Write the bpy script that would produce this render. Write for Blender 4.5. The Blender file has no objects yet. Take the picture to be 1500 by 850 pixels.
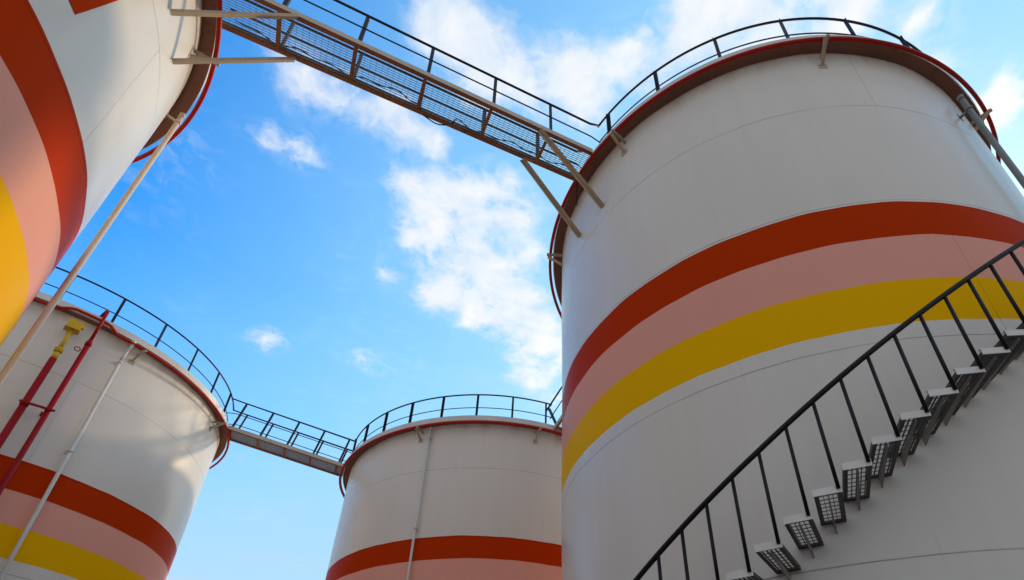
import bpy, math, random
from mathutils import Vector, Matrix, Quaternion
random.seed(7)
C = bpy.context.scene.collection
SC = bpy.context.scene
rad, cos, sin, pi = math.radians, math.cos, math.sin, math.pi
EYE = 1.6                       # camera height; heights below are measured from the eye, world z = h + EYE

# ------------------------------------------------------------------ mesh helpers
class MB:
    def __init__(self): self.v, self.f, self.m, self.s, self.uv = [], [], [], [], None
    def face(self, idx, mi=0, smooth=False):
        self.f.append(idx); self.m.append(mi); self.s.append(smooth)
    def hexa(self, p, mi=0):
        """eight corners: bottom loop 0-3, top loop 4-7"""
        b = len(self.v); self.v += [tuple(q) for q in p]
        for q in ((3,2,1,0),(4,5,6,7),(0,1,5,4),(1,2,6,5),(2,3,7,6),(3,0,4,7)):
            self.face([b+i for i in q], mi)
    def frame_box(self, o, a, b, c, mi=0):
        """box with corner-free centre o and half-axes a, b, c"""
        o, a, b, c = Vector(o), Vector(a), Vector(b), Vector(c)
        if a.cross(b).dot(c) < 0: a = -a
        self.hexa([o-a-b-c, o+a-b-c, o+a+b-c, o-a+b-c, o-a-b+c, o+a-b+c, o+a+b+c, o-a+b+c], mi)
    def bar(self, p, q, w, t, up=(0,0,1), mi=0):
        """rectangular bar from p to q; w measured sideways, t along 'up'"""
        p, q = Vector(p), Vector(q); d = (q-p); L = d.length; d.normalize()
        side = d.cross(Vector(up))
        if side.length < 1e-4: side = d.cross(Vector((1,0,0)))
        side.normalize(); u = side.cross(d).normalized()
        self.frame_box((p+q)/2, d*L/2, side*w/2, u*t/2, mi)
    def angle(self, p, q, leg, th, up, side_sign=1, mi=0):
        """steel angle section: two flanges meeting at an edge"""
        p, q = Vector(p), Vector(q); d = (q-p).normalized()
        s = d.cross(Vector(up)).normalized()*side_sign; u = Vector(up)-d*Vector(up).dot(d); u.normalize()
        m, h = (p+q)/2, (q-p)/2
        self.frame_box(m + s*leg/2, h, s*leg/2, u*th/2, mi)
        self.frame_box(m - s*th*0.5 - u*(leg/2 - th/2), h, s*th/2, u*leg/2, mi)
    def tube(self, pts, r, n=10, closed=False, caps=True, mi=0):
        pts = [Vector(p) for p in pts]; N = len(pts)
        rs = r if isinstance(r, (list, tuple)) else [r]*N
        b = len(self.v); ref = None
        for i, p in enumerate(pts):
            if closed: d = pts[(i+1) % N]-pts[i-1]
            else: d = pts[min(i+1,N-1)]-pts[max(i-1,0)]
            d.normalize()
            if ref is None:
                ref = d.orthogonal().normalized()
                if abs(d.z) < .9: ref = (Vector((0,0,1))-d*d.z).normalized()
            else: ref = (ref-d*ref.dot(d)).normalized()
            s = d.cross(ref)
            k = 1.0
            if not closed and 0 < i < N-1:
                c = (pts[i]-pts[i-1]).normalized().dot((pts[i+1]-pts[i]).normalized())
                k = min(1.6, 1/max(.3, math.sqrt((1+c)/2)))
            for j in range(n):
                a = 2*pi*j/n
                self.v.append(tuple(p + (ref*cos(a)+s*sin(a))*rs[i]*(k if k < 1.02 else (k+1)/2)))
        for i in range(N if closed else N-1):
            i2 = (i+1) % N
            for j in range(n):
                j2 = (j+1) % n
                self.face([b+i*n+j, b+i*n+j2, b+i2*n+j2, b+i2*n+j], mi, True)
        if caps and not closed:
            self.face([b+j for j in range(n)][::-1], mi); self.face([b+(N-1)*n+j for j in range(n)], mi)
    def arc_profile(self, prof, t0, t1, n, mi=0, smooth=False):
        """sweep a closed (r, z) profile round the z axis from angle t0 to t1 (degrees)"""
        full = abs(t1-t0) >= 359.99; k = len(prof); b = len(self.v)
        cnt = n if full else n+1
        for i in range(cnt):
            a = rad(t0+(t1-t0)*i/n)
            for r, z in prof: self.v.append((r*cos(a), r*sin(a), z))
        for i in range(n):
            i2 = (i+1) % cnt
            for j in range(k):
                j2 = (j+1) % k
                self.face([b+i*k+j, b+i2*k+j, b+i2*k+j2, b+i*k+j2], mi, smooth)
        if not full:
            self.face([b+j for j in range(k)], mi); self.face([b+n*k+j for j in range(k)][::-1], mi)
    def build(self, name, mats, parent=None, bevel=0):
        me = bpy.data.meshes.new(name)
        me.from_pydata(self.v, [], self.f); me.update()
        if not isinstance(mats, (list, tuple)): mats = [mats]
        for m in mats: me.materials.append(m)
        for p, mi, s in zip(me.polygons, self.m, self.s): p.material_index = mi; p.use_smooth = s
        if self.uv:
            l = me.uv_layers.new(name='UVMap')
            for i, uv in enumerate(self.uv): l.data[i].uv = uv
        o = bpy.data.objects.new(name, me); C.objects.link(o)
        if parent is not None: o.parent = parent
        if bevel:
            bv = o.modifiers.new('edge', 'BEVEL'); bv.width = bevel; bv.segments = 2; bv.limit_method = 'ANGLE'
        return o

def tag(o, label=None, cat=None, group=None, kind=None):
    for k, v in (('label',label),('category',cat),('group',group),('kind',kind)):
        if v: o[k] = v
    return o
def empty(name, loc):
    o = bpy.data.objects.new(name, None); C.objects.link(o); o.location = loc; o.empty_display_size = .3
    return o

# ------------------------------------------------------------------ materials
def new_mat(name):
    m = bpy.data.materials.new(name); m.use_nodes = True
    nt = m.node_tree; b = nt.nodes['Principled BSDF']
    return m, nt, b
def N(nt, typ, **kw):
    n = nt.nodes.new(typ)
    for k, v in kw.items():
        if k == 'inp':
            for i, x in v.items(): n.inputs[i].default_value = x
        else: setattr(n, k, v)
    return n
def math_node(nt, op, a, b=None, c=None, clamp=False):
    n = nt.nodes.new('ShaderNodeMath'); n.operation = op; n.use_clamp = clamp
    for i, x in enumerate((a, b, c)):
        if x is None: continue
        if isinstance(x, (int, float)): n.inputs[i].default_value = x
        else: nt.links.new(x, n.inputs[i])
    return n.outputs[0]
def mixc(nt, fac, a, b, mode='MIX'):
    n = nt.nodes.new('ShaderNodeMix'); n.data_type = 'RGBA'; n.blend_type = mode
    for s, x in ((0, fac), (6, a), (7, b)):
        if isinstance(x, (int, float)): n.inputs[s].default_value = x
        elif isinstance(x, tuple): n.inputs[s].default_value = x if len(x) == 4 else (*x, 1)
        else: nt.links.new(x, n.inputs[s])
    return n.outputs[2]
def ramp(nt, fac, stops):
    n = nt.nodes.new('ShaderNodeValToRGB'); nt.links.new(fac, n.inputs[0])
    el = n.color_ramp.elements
    while len(el) < len(stops): el.new(.5)
    for e, (p, c) in zip(el, stops):
        e.position = p; e.color = (c, c, c, 1) if isinstance(c, (int, float)) else (*c, 1)
    return n.outputs[0]

SEAMS = (-.065, .1622, .3911, .6152, .8396)
def tank_paint(name, col, rough=.3, grime=1.0, spec=.004):
    """glossy tank paint on welded plates: weld seams, faint streaks, chalking and stains; UV = (turn, height/top)"""
    m, nt, b = new_mat(name); L = nt.links
    uvn = N(nt, 'ShaderNodeUVMap'); uvn.uv_map = 'UVMap'
    sp = N(nt, 'ShaderNodeSeparateXYZ'); L.new(uvn.outputs[0], sp.inputs[0]); u, v = sp.outputs[0], sp.outputs[1]
    tc = N(nt, 'ShaderNodeTexCoord'); ob = tc.outputs['Object']
    # wobble for hand-laid weld lines
    nw = N(nt, 'ShaderNodeTexNoise', inp={'Scale': 1.3, 'Detail': 3.0}); L.new(ob, nw.inputs[0])
    wob = math_node(nt, 'MULTIPLY', math_node(nt, 'SUBTRACT', nw.outputs[0], .5), .0022)
    vv = math_node(nt, 'ADD', v, wob)
    line = None
    for s in SEAMS:
        d = math_node(nt, 'ABSOLUTE', math_node(nt, 'SUBTRACT', vv, s))
        k = math_node(nt, 'SUBTRACT', 1.0, math_node(nt, 'DIVIDE', d, .00105), clamp=True)
        line = k if line is None else math_node(nt, 'MAXIMUM', line, k)
    course = math_node(nt, 'FLOOR', math_node(nt, 'DIVIDE', math_node(nt, 'SUBTRACT', v, .1622), .2260))
    odd = math_node(nt, 'ABSOLUTE', math_node(nt, 'MODULO', course, 2.0))
    uu = math_node(nt, 'ADD', math_node(nt, 'ADD', u, math_node(nt, 'MULTIPLY', math_node(nt, 'SUBTRACT', 1.0, odd), .25)), math_node(nt, 'MULTIPLY', wob, .4))
    ff = math_node(nt, 'FRACT', math_node(nt, 'ADD', math_node(nt, 'MULTIPLY', uu, 3.0), 12.5))
    dv = math_node(nt, 'ABSOLUTE', math_node(nt, 'SUBTRACT', ff, .5))
    kv = math_node(nt, 'SUBTRACT', 1.0, math_node(nt, 'DIVIDE', dv, .00115), clamp=True)
    line = math_node(nt, 'MAXIMUM', line, math_node(nt, 'MULTIPLY', kv, .6))
    # seams fade in and out along their length
    nl = N(nt, 'ShaderNodeTexNoise', inp={'Scale': .9, 'Detail': 4.0}); L.new(ob, nl.inputs[0])
    line = math_node(nt, 'MULTIPLY', line, ramp(nt, nl.outputs[0], [(.25, .35), (.6, 1.0)]))
    # vertical rain streaks
    mp = N(nt, 'ShaderNodeMapping'); mp.inputs['Scale'].default_value = (5.5, 5.5, .16); L.new(ob, mp.inputs[0])
    st = N(nt, 'ShaderNodeTexNoise', inp={'Scale': 1.0, 'Detail': 5.0, 'Roughness': .6}); L.new(mp.outputs[0], st.inputs[0])
    big = N(nt, 'ShaderNodeTexNoise', inp={'Scale': .35, 'Detail': 5.0, 'Roughness': .6}); L.new(ob, big.inputs[0])
    c = mixc(nt, ramp(nt, st.outputs[0], [(.42, 0.0), (.75, .10*grime)]), col, tuple(x*.62+.012 for x in col))
    c = mixc(nt, ramp(nt, big.outputs[0], [(.35, .13*grime), (.65, 0.0)]), c, tuple(x*.72+.02 for x in col))
    # rust-brown runs just under the rim
    top = math_node(nt, 'MULTIPLY', math_node(nt, 'SUBTRACT', v, .952), 22.0, clamp=True)
    mp2 = N(nt, 'ShaderNodeMapping'); mp2.inputs['Scale'].default_value = (2.6, 2.6, .25); L.new(ob, mp2.inputs[0])
    rn = N(nt, 'ShaderNodeTexNoise', inp={'Scale': 1.0, 'Detail': 6.0, 'Roughness': .65}); L.new(mp2.outputs[0], rn.inputs[0])
    rs = math_node(nt, 'MULTIPLY', top, ramp(nt, rn.outputs[0], [(.47, 0.0), (.72, .5)]))
    c = mixc(nt, rs, c, (.36, .22, .10))
    # thin brown drips
    mp3 = N(nt, 'ShaderNodeMapping'); mp3.inputs['Scale'].default_value = (7.0, 7.0, .55); mp3.inputs['Location'].default_value = (3.1, 7.7, 1.3); L.new(ob, mp3.inputs[0])
    dr = N(nt, 'ShaderNodeTexNoise', inp={'Scale': 1.0, 'Detail': 3.0, 'Roughness': .5}); L.new(mp3.outputs[0], dr.inputs[0])
    c = mixc(nt, ramp(nt, dr.outputs[0], [(.70, 0.0), (.80, .22*grime)]), c, (.30, .20, .12))
    # small rust freckles
    vo = N(nt, 'ShaderNodeTexVoronoi', inp={'Scale': 1.15}); L.new(ob, vo.inputs[0])
    sepc = N(nt, 'ShaderNodeSeparateColor'); L.new(vo.outputs['Color'], sepc.inputs[0])
    fr = math_node(nt, 'MULTIPLY', math_node(nt, 'LESS_THAN', vo.outputs['Distance'], math_node(nt, 'MULTIPLY', sepc.outputs[1], .022)), math_node(nt, 'GREATER_THAN', sepc.outputs[0], .72))
    c = mixc(nt, math_node(nt, 'MULTIPLY', fr, .55), c, (.16, .085, .04))
    c = mixc(nt, math_node(nt, 'MULTIPLY', line, .82), c, tuple(x*.25 for x in col))
    L.new(c, b.inputs['Base Color']); b.inputs['Specular IOR Level'].default_value = spec
    r = math_node(nt, 'ADD', rough-.05, math_node(nt, 'MULTIPLY', big.outputs[0], .10)); L.new(r, b.inputs['Roughness'])
    # plate waviness + weld bead
    bl = N(nt, 'ShaderNodeBump', inp={'Strength': .5, 'Distance': .006}); L.new(line, bl.inputs['Height']);
    L.new(bl.outputs[0], b.inputs['Normal'])
    return m
def metal_paint(name, col, rough=.45, rust=.25, rustcol=(.17,.07,.025), scale=6.0, metallic=0.0, spec=.3):
    """painted steel with uneven sheen and chipped / rusted spots"""
    m, nt, b = new_mat(name); L = nt.links
    tc = N(nt, 'ShaderNodeTexCoord'); ob = tc.outputs['Object']
    n1 = N(nt, 'ShaderNodeTexNoise', inp={'Scale': scale, 'Detail': 7.0, 'Roughness': .65}); L.new(ob, n1.inputs[0])
    n2 = N(nt, 'ShaderNodeTexNoise', inp={'Scale': scale*.28, 'Detail': 4.0}); L.new(ob, n2.inputs[0])
    c = mixc(nt, ramp(nt, n2.outputs[0], [(.3, .0), (.7, .45)]), col, tuple(x*.66 for x in col))
    c = mixc(nt, ramp(nt, n1.outputs[0], [(.62-.2*rust, 0.0), (.80-.2*rust, min(1, rust*2.2))]), c, rustcol)
    L.new(c, b.inputs['Base Color'])
    L.new(math_node(nt, 'ADD', rough-.1, math_node(nt, 'MULTIPLY', n1.outputs[0], .25)), b.inputs['Roughness'])
    b.inputs['Metallic'].default_value = metallic; b.inputs['Specular IOR Level'].default_value = spec
    bp = N(nt, 'ShaderNodeBump', inp={'Strength': .2, 'Distance': .0012}); L.new(n1.outputs[0], bp.inputs['Height']); L.new(bp.outputs[0], b.inputs['Normal'])
    return m

WHITE  = tank_paint('tank_white_paint', (.735, .695, .645), .26, 1.0, .18)
ORANGE = tank_paint('tank_orange_band_paint', (.50, .038, .003), .27, .3)
PINK   = tank_paint('tank_pink_band_paint', (.83, .39, .31), .3, .6)
YELLOW = tank_paint('tank_yellow_band_paint', (.90, .48, .003), .27, .3)
TRIM   = metal_paint('rim_white_paint', (.66, .65, .63), .4, .12)
TAUPE  = metal_paint('rim_plate_brown_primer', (.28, .125, .085), .6, .3, (.13,.05,.025), 3.0)
REDP   = metal_paint('red_pipe_paint', (.30, .005, .009), .4, .05, (.2,.03,.02), spec=.12)
NAVY   = metal_paint('dark_railing_paint', (.006, .009, .024), .5, .04, (.05,.025,.02))
BLACK  = metal_paint('black_handrail_paint', (.0035, .0035, .004), .5, .03, (.02,.012,.01))
BEIGE  = metal_paint('beige_steel_paint', (.52, .41, .30), .5, .28, (.26,.12,.05), 4.0)
RUST   = metal_paint('rusty_beam_primer', (.38, .13, .05), .65, .4, (.20,.06,.02), 4.0)
GRATE  = metal_paint('galvanised_grating', (.34, .35, .37), .45, .10, (.2,.13,.08), 8.0)
TREADM = metal_paint('stair_tread_frame_paint', (.10, .085, .075), .5, .35, (.10,.05,.03), 9.0, .2)
NOSING = metal_paint('stair_end_plate_paint', (.80, .78, .75), .4, .06, (.45,.34,.25), 7.0)
GUSSET = metal_paint('stair_gusset_paint', (.32, .29, .26), .5, .25, (.2,.1,.05), 7.0)
RINGP  = metal_paint('ring_pipe_red_paint', (.46, .022, .012), .4, .06, (.22,.06,.03), spec=.12)
YELP   = metal_paint('yellow_pipe_paint', (.66, .40, .010), .38, .10, (.3,.15,.02))
WPIPE  = metal_paint('white_conduit_paint', (.66, .64, .61), .35, .08, (.4,.3,.22))
CPIPE  = metal_paint('cream_pipe_paint', (.72, .56, .42), .4, .12, (.50,.30,.17))
GPIPE  = metal_paint('grey_pipe_paint', (.22, .24, .24), .45, .08, (.2,.17,.14))
STRING = metal_paint('gangway_stringer_paint', (.56, .51, .44), .45, .22, (.30,.16,.08), 4.0)
CABLE  = metal_paint('cable_rubber', (.012, .012, .014), .6, .0)

def ground_mat(name, ca, cb, cc, joints):
    m, nt, b = new_mat(name); L = nt.links
    tc = N(nt, 'ShaderNodeTexCoord'); ob = tc.outputs['Object']
    n1 = N(nt, 'ShaderNodeTexNoise', inp={'Scale': .25, 'Detail': 8.0}); L.new(ob, n1.inputs[0])
    n2 = N(nt, 'ShaderNodeTexNoise', inp={'Scale': 14.0, 'Detail': 5.0}); L.new(ob, n2.inputs[0])
    c = mixc(nt, n1.outputs[0], ca, cb)
    c = mixc(nt, math_node(nt, 'MULTIPLY', n2.outputs[0], .4), c, cc)
    br = N(nt, 'ShaderNodeTexBrick', inp={'Scale': .25, 'Mortar Size': .004, 'Color1': (1,1,1,1), 'Color2': (.93,.93,.93,1), 'Mortar': (.35,.33,.3,1)})
    br.offset = 0; L.new(ob, br.inputs[0])
    if joints: c = mixc(nt, 1.0, c, br.outputs[0], 'MULTIPLY')
    L.new(c, b.inputs['Base Color']); b.inputs['Roughness'].default_value = .85
    bp = N(nt, 'ShaderNodeBump', inp={'Strength': .4, 'Distance': .01}); L.new(n2.outputs[0], bp.inputs['Height']); L.new(bp.outputs[0], b.inputs['Normal'])
    return m
g = MB(); g.v = [(-600,-600,0),(600,-600,0),(600,600,0),(-600,600,0)]; g.face([0,1,2,3])
tag(g.build('ground', ground_mat('pale_sand', (.40, .32, .225), (.50, .41, .30), (.33, .26, .18), False)), kind='structure')
g = MB(); g.v = [(-36,-12,.004),(24,-12,.004),(24,46,.004),(-36,46,.004)]; g.face([0,1,2,3])  # unseen dark sheet, added to cut ground bounce on the lower walls
tag(g.build('added_dark_yard', ground_mat('dark_yard_surface', (.055, .052, .050), (.085, .080, .075), (.04, .04, .04), True)), kind='structure')

# ------------------------------------------------------------------ tanks
TK = {  # centre x, y, radius, top above eye, turn of the plate seams
 'A': (4.5188, 9.6921, 4.8554, 11.0, -85.3), 'B': (-10.3125, 1.3398, 5.0127, 10.7965, 119.1),
 'C': (-16.742, 13.7874, 5.0985, 10.4522, -63.0), 'D': (-3.4133, 20.0618, 5.3152, 9.7702, -55.0)}
E = (.6112, .5471, .4751, .4127)                 # band edges over the top height (A); the others sit 1% higher
W, WR, WP = .2137, .0838, .2910                  # rim plate, railing and red pipe beyond the shell
def ripple(a, z):                               # rolled plates are never quite true
    return .0035*(sin(3*a+1.1*z)+sin(11*a+1.7*z+2)+.7*sin(19*a-2.3*z+1)+.5*sin(31*a+3.1*z))
def pol(R, th, z): return Vector((R*cos(rad(th)), R*sin(rad(th)), z))

def make_tank(key, label, rail=None, post_step=12.5, brackets=(), kinks=None, mark=False):
    x, y, R, H, th0 = TK[key]
    root = empty('storage_tank', (x, y, 0)); tag(root, label, 'storage tank', 'striped storage tanks')
    k = 1.0 if key == 'A' else 1.0
    es = [e*H*s for e, s in zip(E, (1,1,1,1) if key == 'A' else (1.0132, 1.0094, 1.0161, 1.0136))]
    levels = sorted([-EYE, -.6, .8, 1.8, 2.9] + es + [H] + [H*(.64+.03*i) for i in range(12)] + [H*(.10+.0505*i) for i in range(6)])
    n = 224; mb = MB(); mb.uv = []
    for z in levels:
        edge = .0055 if z in es else 0          # hand-masked band edges wander a little
        for i in range(n):
            a = 2*pi*i/n; dz = edge*(sin(7*a+z)+.7*sin(23*a+2*z)+.5*sin(51*a+z*3))
            rr = R+ripple(a, z); mb.v.append((rr*cos(a), rr*sin(a), z+EYE+dz))
    for li in range(len(levels)-1):
        z0, z1 = levels[li], levels[li+1]; zm = (z0+z1)/2
        mi = 0
        if es[1] < zm < es[0]: mi = 1
        elif es[2] < zm < es[1]: mi = 2
        elif es[3] < zm < es[2]: mi = 3
        for i in range(n):
            j = (i+1) % n
            mb.face([li*n+i, li*n+j, (li+1)*n+j, (li+1)*n+i], mi, True)
            u0, u1 = i/n-th0/360, (i+1)/n-th0/360
            mb.uv += [(u0, z0/H), (u1, z0/H), (u1, z1/H), (u0, z1/H)]
    if mark:   # foot of an orange painted stroke above the stripes
        M, K = 14, 14; b0 = len(mb.v)
        for i in range(M+1):
            for k_ in range(K+1):
                f, g_ = i/M, k_/K
                th_ = 10.6+4.8*f+3.4*g_; z_ = 7.29+1.36*g_
                mb.v.append(tuple(pol(R+.006+ripple(rad(th_), z_), th_, z_+EYE)))
        for i in range(M):
            for k_ in range(K):
                q = b0+i*(K+1)+k_
                mb.face([q, q+K+1, q+K+2, q+1], 1, True); mb.uv += [(.03, .70)]*4
    mb.build('shell', [WHITE, ORANGE, PINK, YELLOW], root)
    # shallow cone roof
    rf = MB(); rf.v.append((0, 0, H+EYE+.55)); m = 96
    for i in range(m): a = 2*pi*i/m; rf.v.append(((R-.01)*cos(a), (R-.01)*sin(a), H+EYE-.03))
    for i in range(m): rf.face([0, 1+i, 1+(i+1) % m], 0, True)
    rf.build('roof', TRIM, root)
    # rim plate, its upstand and a stiffening lip against the shell
    z = H+EYE
    p = MB(); p.arc_profile([(R-.03, z+.018), (R-.03, z+.0005), (R+W-.003, z+.0005), (R+W-.003, z+.018)], 0, 360, 224)
    rim = p.build('rim_plate', TAUPE, root)
    t = MB(); t.arc_profile([(R+W+.009, z-.006), (R+W+.009, z+.0175*H), (R+W, z+.0175*H), (R+W, z-.006)], 0, 360, 224)
    t.build('toe_plate', TRIM, rim)
    # red ring pipe on triangular brackets
    pz = .9877*H+EYE; pts = []
    for i in range(360):
        th = i-180; dz = 0
        if kinks:
            a0, a1, b0, b1 = kinks
            if a0 < th < b1:
                dz = min(1, (th-a0)/(a1-a0), (b1-th)/(b1-b0))*.17
        pts.append(pol(R+WP, th, pz+dz))
    rp = MB(); rp.tube(pts, .046 if key == 'D' else .037, 10, closed=True); ring = rp.build('water_ring_pipe', RINGP, root)
    for th in brackets:
        er, et = pol(1, th, 0), pol(1, th+90, 0)
        bb = MB()
        o = Vector((0, 0, pz-.055))
        bb.bar(er*(R+.003)+o+et*.05, er*(R+WP+.09)+o+et*.05, .05, .05)
        bb.bar(er*(R+.003)+o-Vector((0,0,.27)), er*(R+WP+.06)+o-Vector((0,0,.03)), .05, .045)
        bb.frame_box(er*(R+.009)+o-Vector((0,0,.29)), er*.006, et*.07, Vector((0,0,.06)))
        bb.build('pipe_bracket', BEIGE, ring)
    # railing
    if rail:
        t0, t1, first = rail; hr = .1091*H; mid = .64 if key == 'A' else .57; base = z+.018; Rr = R+WR
        r0 = MB(); nn = int(abs(t1-t0)/1.5)
        r0.tube([pol(Rr, t0+(t1-t0)*i/nn, z+hr) for i in range(nn+1)], .024, 8)
        ra = r0.build('railing', NAVY, root)
        r1 = MB(); r1.tube([pol(Rr-.02, t0+(t1-t0)*i/nn, z+mid) for i in range(nn+1)], .014, 8)
        r1.build('mid_rail', NAVY, ra)
        th = first
        while th < t1:
            if th >= t0:
                er, et = pol(1, th, 0), pol(1, th+90, 0); po = MB()
                q = er*Rr
                po.frame_box(q+Vector((0,0,(base+z+hr-.02)/2)), er*.004, et*.032, Vector((0,0,(z+hr-.02-base)/2)))
                po.frame_box(q+er*.034-et*.028+Vector((0,0,(base+z+hr-.04)/2)), er*.030, et*.004, Vector((0,0,(z+hr-.04-base)/2)))
                po.build('post', NAVY, ra)
            th += post_step
    return root

make_tank('A', 'huge white tank filling the right side with a staircase winding up it', (-143.5, -60.4, -139.2), 14.25, (-136.4, -91.8, -173.4, -48.8))
make_tank('B', 'white tank cropped by the top left corner with an orange painted mark above its stripes', None, 12.5, (37.6,), mark=True)
make_tank('C', 'white tank at lower left with two red pipes running up its wall', (-71, 29.5, -70.7), 12.55, (-23.9, 14.6), (-44.6, -41.6, -33.3, -31.0))
make_tank('D', 'white tank at the back centre, the smallest in view and partly behind the biggest tank', (-149, -61.9, -146.9), 11.83, (-106.6, -67.4))

# ------------------------------------------------------------------ gangways between the tanks
def gangway(label, P0, P1, z0, z1, width, stations, rail_h, cable=False, braces=(), rail_sides=(1,-1), ends=(None, None), off=.02):
    """P0, P1: plan points on the centre line at the two rims; z: underside of the stringers"""
    a = Vector((P0[0], P0[1], z0)); b = Vector((P1[0], P1[1], z1))
    L = (b-a).length; mid = Vector((a.x, a.y, 0))
    root = empty('gangway', (a.x, a.y, a.z)); tag(root, label, 'walkway bridge', 'gangways between the tanks')
    d = (b-a).normalized(); side = Vector((-d.y, d.x, 0)).normalized(); up = d.cross(side)*-1
    if up.z < 0: up = -up
    def pt(s, off, h): return d*s + side*off + up*h
    hw = width/2
    for sg in (1, -1):
        st = MB()
        o = sg*hw
        st.frame_box(pt(L/2, o+sg*.0025, .07), d*L/2, side*.0025, up*.061, 0)
        st.frame_box(pt(L/2, o-sg*.0026, .07), d*L/2, side*.0025, up*.060, 1)
        st.frame_box(pt(L/2, o-sg*.034, .005), d*L/2, side*.039, up*.004, 1)
        st.frame_box(pt(L/2, o-sg*.028, .1345), d*L/2, side*.033, up*.0035, 0)
        st.build('stringer', [STRING, RUST], root)
    for s in stations:
        cb = MB()
        cb.frame_box(pt(s, 0, .040), d*.004, side*(hw-.008), up*.024)
        cb.frame_box(pt(s-.028, 0, .014), d*.03, side*(hw-.008), up*.004)
        cb.build('cross_beam', RUST, root)
    dk = MB(); nb = int(width/.042); inner = hw-.012
    for i in range(nb+1):
        o = -inner + 2*inner*i/nb
        dk.frame_box(pt(L/2, o, .080), d*L/2, side*.0016, up*.011)
    nr = int(L/.10)
    for i in range(nr+1):
        dk.frame_box(pt(.02+(L-.04)*i/nr, 0, .086), d*.0022, side*inner, up*.003)
    dk.build('deck_grating', GRATE, root)
    for sg in rail_sides:
        o = sg*(hw-.02)
        midh = .13+(rail_h-.13)*.51
        hi, lo = [pt(0, o, rail_h), pt(L, o, rail_h)], [pt(0, o, midh), pt(L, o, midh)]
        for e, key in enumerate(ends):              # run on to the railing of the tank
            if not key: continue
            x_, y_, R_, H_, _ = TK[key]; rr = R_+WR
            p2 = Vector((a.x-x_, a.y-y_))+Vector((side.x, side.y))*o; dv = Vector((d.x, d.y)).normalized()
            bq = p2.dot(dv); disc = math.sqrt(max(0, bq*bq-p2.dot(p2)+rr*rr))
            t = -bq+(disc if e == 0 else -disc)
            q = p2+dv*t+Vector((x_-a.x, y_-a.y))
            for arr, hh in ((hi, .1091*H_), (lo, .55)):
                P = Vector((q.x, q.y, H_+EYE+hh-a.z))
                if e == 0: arr.insert(0, P)
                else: arr.append(P)
        top = MB(); top.tube(hi, .024, 8)
        ra = top.build('railing', NAVY, root)
        mr = MB(); mr.tube(lo, .014, 8); mr.build('mid_rail', NAVY, ra)
        for s in stations:
            po = MB()
            po.frame_box(pt(s, o, (.139+rail_h-.018)/2), d*.032, side*.004, up*(rail_h-.018-.139)/2)
            po.frame_box(pt(s+.028, o-sg*.034, (.139+rail_h-.04)/2), d*.004, side*.03, up*(rail_h-.04-.139)/2)
            po.build('post', NAVY, ra)
    for s, o, tip in braces:
        br = MB(); q = pt(s, o, -.006); tip = Vector(tip)-Vector((a.x, a.y, a.z))
        dd = (tip-q).normalized(); sd = dd.cross(Vector((0,0,1))).normalized(); uu = sd.cross(dd)
        br.frame_box((q+tip)/2, (tip-q)/2, sd*.045, uu*.005)
        br.frame_box((q+tip)/2 - sd*.04 - uu*.038, (tip-q)/2, sd*.005, uu*.034)
        n_ = Vector((tip.x+a.x, tip.y+a.y, 0))
        br.build('brace', BEIGE, root)
    if cable:
        pts = []; n = 150; rnd = random.Random(5)
        ph = [rnd.uniform(0, 6.3) for _ in range(6)]
        for i in range(n+1):
            s = .2+(L-.3)*i/n
            o = (hw-.13) + .028*sin(s*5+ph[0]) + .022*sin(s*11+ph[1]) + .02*sin(s*2.1+ph[2])
            h = .112 + .012*sin(s*7+ph[3])
            if LOOP[0] < s < LOOP[1]:
                t = (s-LOOP[0])/(LOOP[1]-LOOP[0]); k = sin(pi*t)**.7
                o += .13*min(1, k*2.2); h -= .17*k
            pts.append(pt(s, o, h))
        cc = MB(); cc.tube(pts, .011, 6)
        end = pts[-1]
        cc.tube([end, end+Vector((.05,.12,-.1)), end+Vector((.02,.42,-.32)), end+Vector((.03,.60,-.30))], .010, 6)
        cc.build('cable', CABLE, root)
    return root
LOOP = (3.3, 4.0)

u = Vector((.8870, .4618)); v = Vector((-.4618, .8870))     # along / across the long gangway
mid_pt = Vector((-2.79, 5.37))
def on_rim(key, p, dirv, extra):
    x, y, R, H, _ = TK[key]; c = Vector((x, y)); R = R+extra
    q = p-c; bq = q.dot(dirv); disc = math.sqrt(bq*bq-q.dot(q)+R*R)
    return p+dirv*(-bq-disc)
Pa = on_rim('A', mid_pt, u, .235); Pb = on_rim('B', mid_pt, -u, .235)
s0 = lambda s: (mid_pt+u*(s-mid_pt.dot(u))-Pb).length if True else 0
sb = Pb.dot(u)
st = [k-sb for k in (-4.75, -3.58, -2.38, -1.18, .02, 1.28, 2.48, 3.42)]
def tips(key, th, h):
    x, y, R, H, _ = TK[key]; return (x+(R+.004)*cos(rad(th)), y+(R+.004)*sin(rad(th)), h+EYE)
Lg = (Pa-Pb).length
st = [k for k in st if .05 < k < Lg-.02]
gangway('long overhead gangway from the top left tank across to the big right tank', Pb, Pa, 10.815+EYE, 10.985+EYE, .735,
        st, 1.12, cable=True,
        braces=((Vector((-.66,6.12)).dot(u)-sb, -.36, tips('A', -144.4, 9.57)), (Vector((-1.1,6.81)).dot(u)-sb, .36, tips('A', -154.8, 9.66)),
                (Vector((-4.52,4.04)).dot(u)-sb, -.36, tips('B', 25.4, 9.55)), (Vector((-4.89,4.78)).dot(u)-sb, .36, tips('B', 33.8, 9.53))), ends=(None, 'A'))

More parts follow.
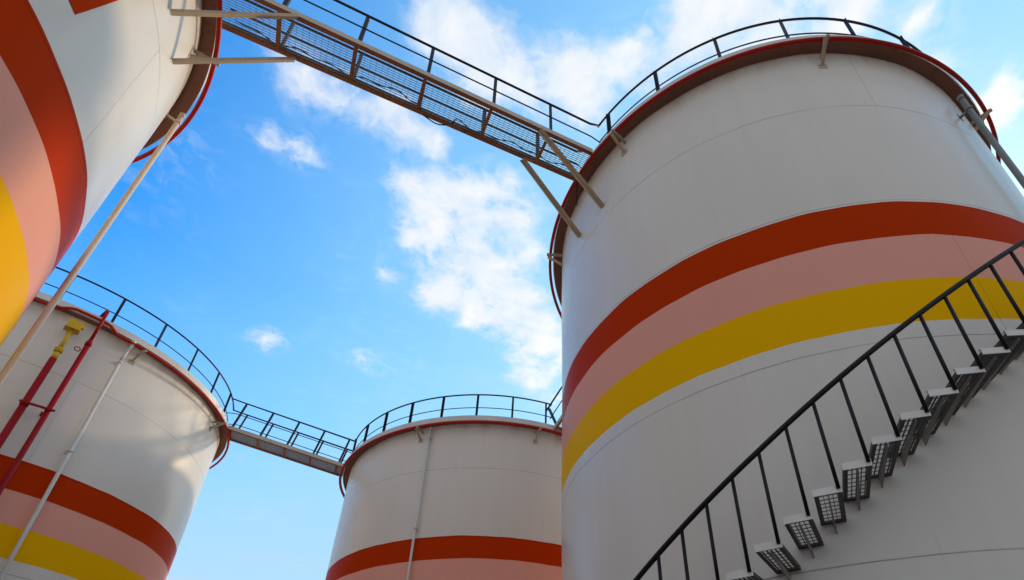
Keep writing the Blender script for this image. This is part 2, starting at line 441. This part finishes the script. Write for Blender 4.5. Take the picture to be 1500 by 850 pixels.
def between(k0, k1, off0=0):
    c0, c1 = Vector(TK[k0][:2]), Vector(TK[k1][:2]); dv = (c1-c0).normalized()
    return c0+dv*(TK[k0][2]+.235), c1-dv*(TK[k1][2]+.235)
p0, p1 = between('C', 'D'); Lc = (p1-p0).length
gangway('far gangway low in the sky joining the lower left tank to the back centre tank', p0, p1, 10.40+EYE, 9.74+EYE, .80,
        [.12+ (Lc-.3)*i/4 for i in range(5)], 1.14, ends=('C', 'D'))
cD, cA = Vector(TK['D'][:2]), Vector(TK['A'][:2]); dv = (cA-cD).normalized(); pv_ = Vector((dv.y, -dv.x))*.50
p0 = cD+pv_+dv*math.sqrt((TK['D'][2]+.235)**2-.25); p1 = cA+pv_-dv*math.sqrt((TK['A'][2]+.235)**2-.25); Ld = (p1-p0).length
gangway('short stretch of gangway vanishing behind the big right tank from the back centre tank', p0, p1, 9.74+EYE, 10.96+EYE, .80,
        [.12+(Ld-.3)*i/2 for i in range(3)], 1.14, ends=('D', 'A'))

# ------------------------------------------------------------------ staircase round the big tank
def stairs():
    x, y, R, H, _ = TK['A']
    root = empty('spiral_staircase', (x, y, 0)); tag(root, 'open tread steel staircase with a black handrail curving up the big right tank', 'staircase')
    ri, ro = R+.012, R+.74
    step, rise = 3.083, .2012
    th_a = lambda k: -121.68+step*k
    hz = lambda k: 1.81+rise*k+EYE
    tw = 2.58
    for k in range(-6, 15):
        t0 = th_a(k); t1 = t0+tw; z = hz(k); tm = (t0+t1)/2
        er, et = pol(1, tm, 0), pol(1, tm+90, 0)
        hw = rad(tw)/2*(R+.5)
        q = lambda r, s, zz: er*r+et*s+Vector((0,0,zz))
        fr = MB()
        fr.frame_box(q((ri+ro)/2, -hw+.003, z+.02), er*(ro-ri)/2, et*.003, Vector((0,0,.022)))
        fr.frame_box(q((ri+ro)/2,  hw-.003, z+.02), er*(ro-ri)/2, et*.003, Vector((0,0,.022)))
        fr.frame_box(q((ri+ro)/2, -hw+.022, z+.0), er*(ro-ri)/2, et*.016, Vector((0,0,.0025)))
        fr.frame_box(q((ri+ro)/2,  hw-.022, z+.0), er*(ro-ri)/2, et*.016, Vector((0,0,.0025)))
        fr.frame_box(q(ri+.02, 0, z+.002), er*.018, et*(hw-.04), Vector((0,0,.0025)))
        fr.frame_box(q(ri+.004, 0, z+.018), er*.003, et*(hw-.007), Vector((0,0,.020)))
        tr = fr.build('tread', TREADM, root)
        gm = MB()
        nx = 6
        for i in range(1, nx):
            s = -hw+2*hw*i/nx
            gm.frame_box(q((ri+ro)/2, s, z+.024), er*((ro-ri)/2-.012), et*.002, Vector((0,0,.012)))
        ny = 8
        for i in range(1, ny):
            r = ri+(ro-ri)*i/ny
            gm.frame_box(q(r, 0, z+.030), er*.002, et*(hw-.008), Vector((0,0,.004)))
        gm.build('grating', TREADM, tr)
        ep = MB(); ep.frame_box(q(ro+.004, 0, z+.032), er*.004, et*(hw+.004), Vector((0,0,.036)))
        ep.frame_box(q(ro-.015, 0, z+.066), er*.015, et*(hw+.004), Vector((0,0,.0025)))
        ep.build('end_plate', NOSING, tr, bevel=.002)
        gs = MB(); b = [q(ri-.006, -.006, z-.115), q(ro-.03, -.006, z-.022), q(ro-.03, .006, z-.022), q(ri-.006, .006, z-.115)]
        tp = [q(ri-.006, -.006, z-.005), q(ro-.03, -.006, z-.005), q(ro-.03, .006, z-.005), q(ri-.006, .006, z-.005)]
        gs.hexa(b+tp); gs.build('gusset', GUSSET, tr)
        # baluster at the upper outer corner of the tread
        tb = t1-.28; rb = R+.758
        hb = rail_z(tb)
        ba = MB(); ba.tube([pol(rb, tb, z+.03), pol(rb, tb, hb)], .0185, 8); ba.build('baluster', BLACK, root)
    hr = MB(); n = 66; a0, a1 = -142.0, -74.0
    hr.tube([pol(R+.758, a0+(a1-a0)*i/n, rail_z(a0+(a1-a0)*i/n)) for i in range(n+1)], .028, 10)
    hr.build('handrail', BLACK, root)
def rail_z(th): return 2.80+(th+119.3)*.0652+EYE + (0.004*(th+119.3) if th < -119.3 else 0)*-1.0*.6
stairs()

# ------------------------------------------------------------------ pipes standing against the tanks
def riser(name, label, key, th, ex, r, h0, h1, mat, clamps=(), cap=0, cat='pipe', group=None, cap_mat=None, pos=None):
    x, y, R, H, _ = TK[key]
    base = Vector(pos) if pos else pol(R+ex, th, 0)+Vector((x, y, 0))
    root = empty(name, (base.x, base.y, 0)); tag(root, label, cat, group)
    p = MB(); p.tube([(0,0,h0+EYE), (0,0,h1+EYE)], r, 14)
    p.build('pipe', mat, root)
    er, et = pol(1, th, 0), pol(1, th+90, 0)
    for h in clamps:
        c = MB(); z = Vector((0,0,h+EYE))
        c.frame_box(z-er*(ex/2+r*.5), er*(ex/2-r*.5-.004), et*.014, Vector((0,0,.022)))
        c.frame_box(z-er*(ex-.008), er*.005, et*.06, Vector((0,0,.06)))
        c.tube([(0,0,h+EYE-.025),(0,0,h+EYE+.025)], r+.012, 14)
        c.build('clamp', mat, root)
    if cap:
        c = MB(); c.tube([(0,0,h1+EYE-.09),(0,0,h1+EYE+.012)], r*1.18, 14); c.build('pipe_cap', cap_mat or mat, root)
    return root, er, et

riser('vent_pipe', 'cream pipe slanting across the lower left in front of the top left tank', 'B', 52.7, .185, .039, -EYE, 10.56, CPIPE, (10.30, 1.2), 1)
riser('vent_pipe', 'thick grey pipe on the far right edge of the big tank with the staircase', 'A', -61.8, .17, .046, -EYE, 10.25, GPIPE, (9.85, 5.0, 2.5), 1)
riser('drain_pipe', 'thin white pipe down the front of the back centre tank', 'D', -102.9, .11, .036, -EYE, 9.66, WPIPE, (9.30, 6.3, 3.0), 1)

rt, er, et = riser('drain_pipe', 'thin white pipe right of the red pipes on the lower left tank', 'C', -26.8, .13, .042, -EYE, 9.78, WPIPE, (9.72, 7.0, 3.92), 0)
k = MB(); k.tube([(0,0,9.76+EYE), tuple(Vector((0,0,9.95+EYE))+er*.03), tuple(Vector((0,0,10.22+EYE))+er*.12+et*.02), tuple(Vector((0,0,10.34+EYE))+er*.13+et*.02)], [.04,.036,.036,.036], 10)
k.tube([tuple(Vector((0,0,10.28+EYE))+er*.13+et*.02), tuple(Vector((0,0,10.42+EYE))+er*.13+et*.02)], .055, 10)
k.build('pipe_elbow', WPIPE, rt)

rt, er, et = riser('foam_riser', 'red pipe with a yellow foam box on top, left of the plain red pipe', 'C', -39.7, .35, .070, -EYE, 8.93, REDP, (7.58, 3.0))
nk = MB(); nk.tube([(0,0,8.93+EYE),(0,0,9.14+EYE)], .060, 14); nk.tube([(0,0,9.24+EYE),(0,0,9.84+EYE)], .042, 14)
neck = nk.build('neck', YELP, rt)
fl = MB(); fl.tube([(0,0,9.14+EYE),(0,0,9.18+EYE)], .085, 16); fl.tube([(0,0,9.19+EYE),(0,0,9.235+EYE)], .085, 16)
for i in range(8):
    q_ = (cos(i*pi/4)*.068, sin(i*pi/4)*.068); fl.tube([(q_[0], q_[1], 9.12+EYE),(q_[0], q_[1], 9.255+EYE)], .009, 6)
fl.build('flange', YELP, rt)
bx = MB(); z = Vector((0,0,9.98+EYE))
bx.frame_box(z, er*.11, et*.135, Vector((0,0,.125))); bx.frame_box(z-Vector((0,0,.135)), er*.13, et*.155, Vector((0,0,.010)))
bx.frame_box(z+et*.165+Vector((0,0,.05)), er*.05, et*.028, Vector((0,0,.05)))
bx.build('foam_chamber', YELP, rt, bevel=.012)
ar = MB(); ar.tube([tuple(z-er*.11), tuple(z-er*.345)], .06, 12); ar.build('inlet', YELP, rt)

rt, er, et = riser('fire_water_riser', 'plain red pipe hooking over the rim beside the yellow foam box', 'C', -35.3, .35, .056, -EYE, 9.62, REDP, (7.66, 3.0))
rd = MB(); rd.tube([(0,0,9.62+EYE),(0,0,9.70+EYE),(0,0,9.80+EYE)], [.070,.070,.042], 14); rd.build('reducer', REDP, rt)
up_ = MB(); up_.tube([(0,0,9.80+EYE),(0,0,10.78+EYE),tuple(Vector((0,0,10.84+EYE))-er*.04-et*.01),tuple(Vector((0,0,10.80+EYE))-er*.12-et*.03),tuple(Vector((0,0,10.50+EYE))-er*.52-et*.10)], .036, 12)
up_.build('hook', REDP, rt)
lk = MB(); R_ = TK['C'][2]+.35
q0 = pol(R_, -40.9, 7.60+EYE)-pol(R_, -35.3, 0); q1 = pol(R_, -34.2, 7.64+EYE)-pol(R_, -35.3, 0)
q0 += er*.09; q1 += er*.09
lk.bar(q0, q1, .03, .05); lk.build('tie_bar', REDP, rt)
ey = MB(); ring = [tuple(Vector((0,0,9.42+EYE))-et*.135+ (et*cos(a)*.058)+Vector((0,0,sin(a)*.058))) for a in [2*pi*i/14 for i in range(14)]]
ey.tube(ring, .012, 6, closed=True); ey.build('lifting_eye', REDP, rt)

# ------------------------------------------------------------------ sky, sun, camera
SUN_AZ, SUN_EL = 34.5, 19.0          # azimuth from +Y towards +X
SUN_STRENGTH, SKY_STRENGTH, EXPOSURE = 2.0, .15, 0.0
BACK_FILL = .56
FILL_GLOW = 3.0
CLOUD = 6.6                          # cloud radiance before the background strength
w = bpy.data.worlds.new('World'); SC.world = w; w.use_nodes = True
nt = w.node_tree; L = nt.links; bg = nt.nodes['Background']
sky = N(nt, 'ShaderNodeTexSky'); sky.sky_type = 'NISHITA'; sky.sun_disc = False
sky.sun_elevation = rad(SUN_EL); sky.sun_rotation = rad(SUN_AZ); sky.air_density = 1.0; sky.dust_density = .6; sky.ozone_density = 2.0
tc = N(nt, 'ShaderNodeTexCoord'); dirv = tc.outputs['Generated']
sp = N(nt, 'ShaderNodeSeparateXYZ'); L.new(dirv, sp.inputs[0])
zc = math_node(nt, 'MAXIMUM', sp.outputs[2], .06)
px, py = math_node(nt, 'DIVIDE', sp.outputs[0], zc), math_node(nt, 'DIVIDE', sp.outputs[1], zc)
pv = N(nt, 'ShaderNodeCombineXYZ'); L.new(px, pv.inputs[0]); L.new(py, pv.inputs[1]); PV = pv.outputs[0]
hs = N(nt, 'ShaderNodeHueSaturation', inp={'Hue': .5, 'Saturation': 1.25, 'Value': 1.0}); L.new(sky.outputs[0], hs.inputs['Color'])
base = mixc(nt, 1.0, hs.outputs[0], (.95, 2.45, 3.1), 'MULTIPLY')
# where the cumulus patches lie on the cloud layer: x, y, radius, weight
BL = [(-.46,.455,.05,.40),(-.405,.495,.045,.48),(-.35,.53,.045,.50),(-.30,.55,.045,.50),(-.245,.58,.035,.40),
      (-.21,.71,.065,.98),(-.28,.73,.06,.92),(-.32,.79,.055,.90),(-.13,.71,.06,.85),(-.24,.84,.06,.85),(-.31,.935,.065,.88),(-.17,1.00,.085,.92),(-.24,1.02,.06,.7),(-.09,1.16,.10,.92),(-.16,.90,.05,.55),(-.10,.83,.05,.5),
      (-.21,.39,.05,.50),(-.14,.42,.06,.60),(-.01,.455,.055,.80),(.025,.505,.05,.72),(-.08,.50,.05,.62),(-.15,.49,.04,.5),
      (.20,.40,.06,.82),(.30,.37,.07,.92),(.41,.37,.065,.85),(.55,.385,.045,.5),(.115,.455,.05,.78),(.75,.53,.055,.72),(.60,.46,.04,.5),
      (-.505,.59,.042,.43),(-.55,.55,.035,.38),(-.434,.885,.03,.44),(-.57,1.18,.05,.42),(-.80,1.10,.055,.42),(-.33,.65,.035,.50),(-.14,1.27,.05,.50),(-.05,1.33,.09,.75)]
warp = N(nt, 'ShaderNodeTexNoise', inp={'Scale': 6.0, 'Detail': 5.0, 'Roughness': .6}); L.new(PV, warp.inputs[0])
wsub = N(nt, 'ShaderNodeVectorMath', operation='SUBTRACT'); L.new(warp.outputs['Color'], wsub.inputs[0]); wsub.inputs[1].default_value = (.5,.5,.5)
wsc = N(nt, 'ShaderNodeVectorMath', operation='SCALE'); L.new(wsub.outputs[0], wsc.inputs[0]); wsc.inputs['Scale'].default_value = .11
wad = N(nt, 'ShaderNodeVectorMath', operation='ADD'); L.new(PV, wad.inputs[0]); L.new(wsc.outputs[0], wad.inputs[1]); WV = wad.outputs[0]
dens = None
for bxx, byy, br_, bw in BL:
    dn = N(nt, 'ShaderNodeVectorMath', operation='DISTANCE'); L.new(WV, dn.inputs[0]); dn.inputs[1].default_value = (bxx, byy, 0)
    t = math_node(nt, 'DIVIDE', dn.outputs['Value'], br_*1.0)
    gz = math_node(nt, 'MULTIPLY', math_node(nt, 'EXPONENT', math_node(nt, 'MULTIPLY', math_node(nt, 'MULTIPLY', t, t), -1.0)), bw)
    dens = gz if dens is None else math_node(nt, 'SUBTRACT', math_node(nt, 'ADD', dens, gz), math_node(nt, 'MULTIPLY', dens, gz))
fb = N(nt, 'ShaderNodeTexNoise', inp={'Scale': 6.5, 'Detail': 12.0, 'Roughness': .56, 'Distortion': .25}); L.new(PV, fb.inputs[0])
fb2 = N(nt, 'ShaderNodeTexNoise', inp={'Scale': 3.0, 'Detail': 6.0, 'Roughness': .6}); L.new(PV, fb2.inputs[0])
lump = ramp(nt, fb.outputs[0], [(.33, .05), (.64, 1.0)])
cl = math_node(nt, 'MULTIPLY', dens, math_node(nt, 'ADD', .22, math_node(nt, 'MULTIPLY', lump, 1.25)))
cov = ramp(nt, cl, [(.17, 0.0), (.34, .30), (.54, .78), (.85, .95)])
fh = N(nt, 'ShaderNodeTexNoise', inp={'Scale': 24.0, 'Detail': 10.0, 'Roughness': .6, 'Distortion': .8}); L.new(WV, fh.inputs[0])
wisp = math_node(nt, 'MULTIPLY', ramp(nt, fh.outputs[0], [(.40, 0.0), (.62, 1.0)]), ramp(nt, dens, [(.06, 0.0), (.45, .55)]))
thin = math_node(nt, 'MULTIPLY', ramp(nt, fh.outputs[0], [(.48, 0.0), (.72, 1.0)]), ramp(nt, fb2.outputs[0], [(.50, 0.0), (.70, .22)]))
for extra in (wisp, thin):
    cov = math_node(nt, 'SUBTRACT', math_node(nt, 'ADD', cov, extra), math_node(nt, 'MULTIPLY', cov, extra))
sund = (sin(rad(SUN_AZ))*cos(rad(SUN_EL)), cos(rad(SUN_AZ))*cos(rad(SUN_EL)), sin(rad(SUN_EL)))
sunside = N(nt, 'ShaderNodeVectorMath', operation='DOT_PRODUCT'); L.new(dirv, sunside.inputs[0]); sunside.inputs[1].default_value = sund
# bright thin veil towards the sun and towards the horizon
near_sun = math_node(nt, 'MULTIPLY', math_node(nt, 'SUBTRACT', sunside.outputs['Value'], .25), 2.0)
low = math_node(nt, 'MULTIPLY', math_node(nt, 'SUBTRACT', .66, sp.outputs[2]), 1.7)
veil = math_node(nt, 'MULTIPLY', math_node(nt, 'ADD', math_node(nt, 'MAXIMUM', near_sun, 0.0), math_node(nt, 'MAXIMUM', low, 0.0)), 1.0, clamp=True)
veil = math_node(nt, 'MULTIPLY', veil, ramp(nt, fb2.outputs[0], [(.25, .75), (.75, 1.0)]))
pofs = N(nt, 'ShaderNodeVectorMath', operation='ADD'); L.new(PV, pofs.inputs[0]); pofs.inputs[1].default_value = (sin(rad(SUN_AZ))*.035, cos(rad(SUN_AZ))*.035, 0)
fbs = N(nt, 'ShaderNodeTexNoise', inp={'Scale': 6.5, 'Detail': 12.0, 'Roughness': .56, 'Distortion': .25}); L.new(pofs.outputs[0], fbs.inputs[0])
shade = math_node(nt, 'ADD', .52, math_node(nt, 'MULTIPLY', math_node(nt, 'SUBTRACT', fb.outputs[0], fbs.outputs[0]), 2.6), clamp=True)
cloudc = mixc(nt, shade, (CLOUD*.74, CLOUD*.85, CLOUD*.97), (CLOUD*1.03, CLOUD*1.02, CLOUD*1.01))
c1 = mixc(nt, veil, base, (.38/SKY_STRENGTH, .75/SKY_STRENGTH, 1.0/SKY_STRENGTH))
hz_ = math_node(nt, 'MULTIPLY', math_node(nt, 'SUBTRACT', .50, sp.outputs[2]), 2.2, clamp=True)
c1 = mixc(nt, hz_, c1, (.58/SKY_STRENGTH, .73/SKY_STRENGTH, .87/SKY_STRENGTH))
wz = math_node(nt, 'MULTIPLY', math_node(nt, 'SUBTRACT', .27, sp.outputs[2]), 7.0, clamp=True)
c1 = mixc(nt, wz, c1, (.95/SKY_STRENGTH, .78/SKY_STRENGTH, .56/SKY_STRENGTH))  # added warm band below the visible sky, to warm the shaded left tank
c2 = mixc(nt, cov, c1, cloudc)
# added warm glow, hidden behind the big tank, to brighten the left tanks
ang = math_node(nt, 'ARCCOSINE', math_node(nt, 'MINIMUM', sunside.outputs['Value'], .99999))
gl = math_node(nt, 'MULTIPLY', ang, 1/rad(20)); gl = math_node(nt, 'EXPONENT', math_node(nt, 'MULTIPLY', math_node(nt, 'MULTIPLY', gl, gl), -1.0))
glc = mixc(nt, gl, (0.0, 0.0, 0.0), (FILL_GLOW/SKY_STRENGTH, FILL_GLOW*.82/SKY_STRENGTH, FILL_GLOW*.55/SKY_STRENGTH))
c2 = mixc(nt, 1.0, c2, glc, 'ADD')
# added grey fill over the unseen sky behind the viewer, for neutral front walls
bk = math_node(nt, 'MULTIPLY', math_node(nt, 'SUBTRACT', math_node(nt, 'ADD', math_node(nt, 'MULTIPLY', sp.outputs[1], -1.0), math_node(nt, 'MULTIPLY', math_node(nt, 'SUBTRACT', fb2.outputs[0], .5), .5)), -.12), 2.6, clamp=True)
c2 = mixc(nt, math_node(nt, 'MULTIPLY', bk, .93), c2, (BACK_FILL*.98/SKY_STRENGTH, BACK_FILL*1.03/SKY_STRENGTH, BACK_FILL*1.11/SKY_STRENGTH))
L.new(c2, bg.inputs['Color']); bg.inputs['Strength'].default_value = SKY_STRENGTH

sl = bpy.data.lights.new('sun', 'SUN'); sl.energy = SUN_STRENGTH; sl.angle = rad(3.4); sl.color = (1.0, .74, .46)
so = bpy.data.objects.new('sun', sl); C.objects.link(so)
to_sun = Vector((sin(rad(SUN_AZ))*cos(rad(SUN_EL)), cos(rad(SUN_AZ))*cos(rad(SUN_EL)), sin(rad(SUN_EL))))
so.rotation_euler = to_sun.to_track_quat('Z', 'Y').to_euler(); so.location = (20, 30, 40)

F, PITCH, ROLL, PCX, PCY = 826.1127, 0.5806, -0.0186, 97.1636, 196.8233
cam = bpy.data.cameras.new('camera'); cam.sensor_fit = 'HORIZONTAL'; cam.sensor_width = 36; cam.lens = F/1500*36
cam.shift_x = -PCX/1500; cam.shift_y = PCY/1500; cam.clip_start = .05; cam.clip_end = 2000
co = bpy.data.objects.new('camera', cam); C.objects.link(co)
cp, sp_, cr, sr = cos(PITCH), sin(PITCH), cos(ROLL), sin(ROLL)
M = Matrix(((cr, -sr, 0, 0), (-sp_*sr, -sp_*cr, -cp, 0), (cp*sr, cp*cr, -sp_, EYE), (0, 0, 0, 1)))
co.matrix_world = M
SC.camera = co
SC.render.engine = 'CYCLES'
SC.view_settings.view_transform = 'Standard'; SC.view_settings.look = 'None'; SC.view_settings.gamma = 1.0
SC.view_settings.exposure = EXPOSURE; SC.view_settings.use_curve_mapping = False
SC.cycles.max_bounces = 6; SC.cycles.diffuse_bounces = 4; SC.cycles.use_denoising = True
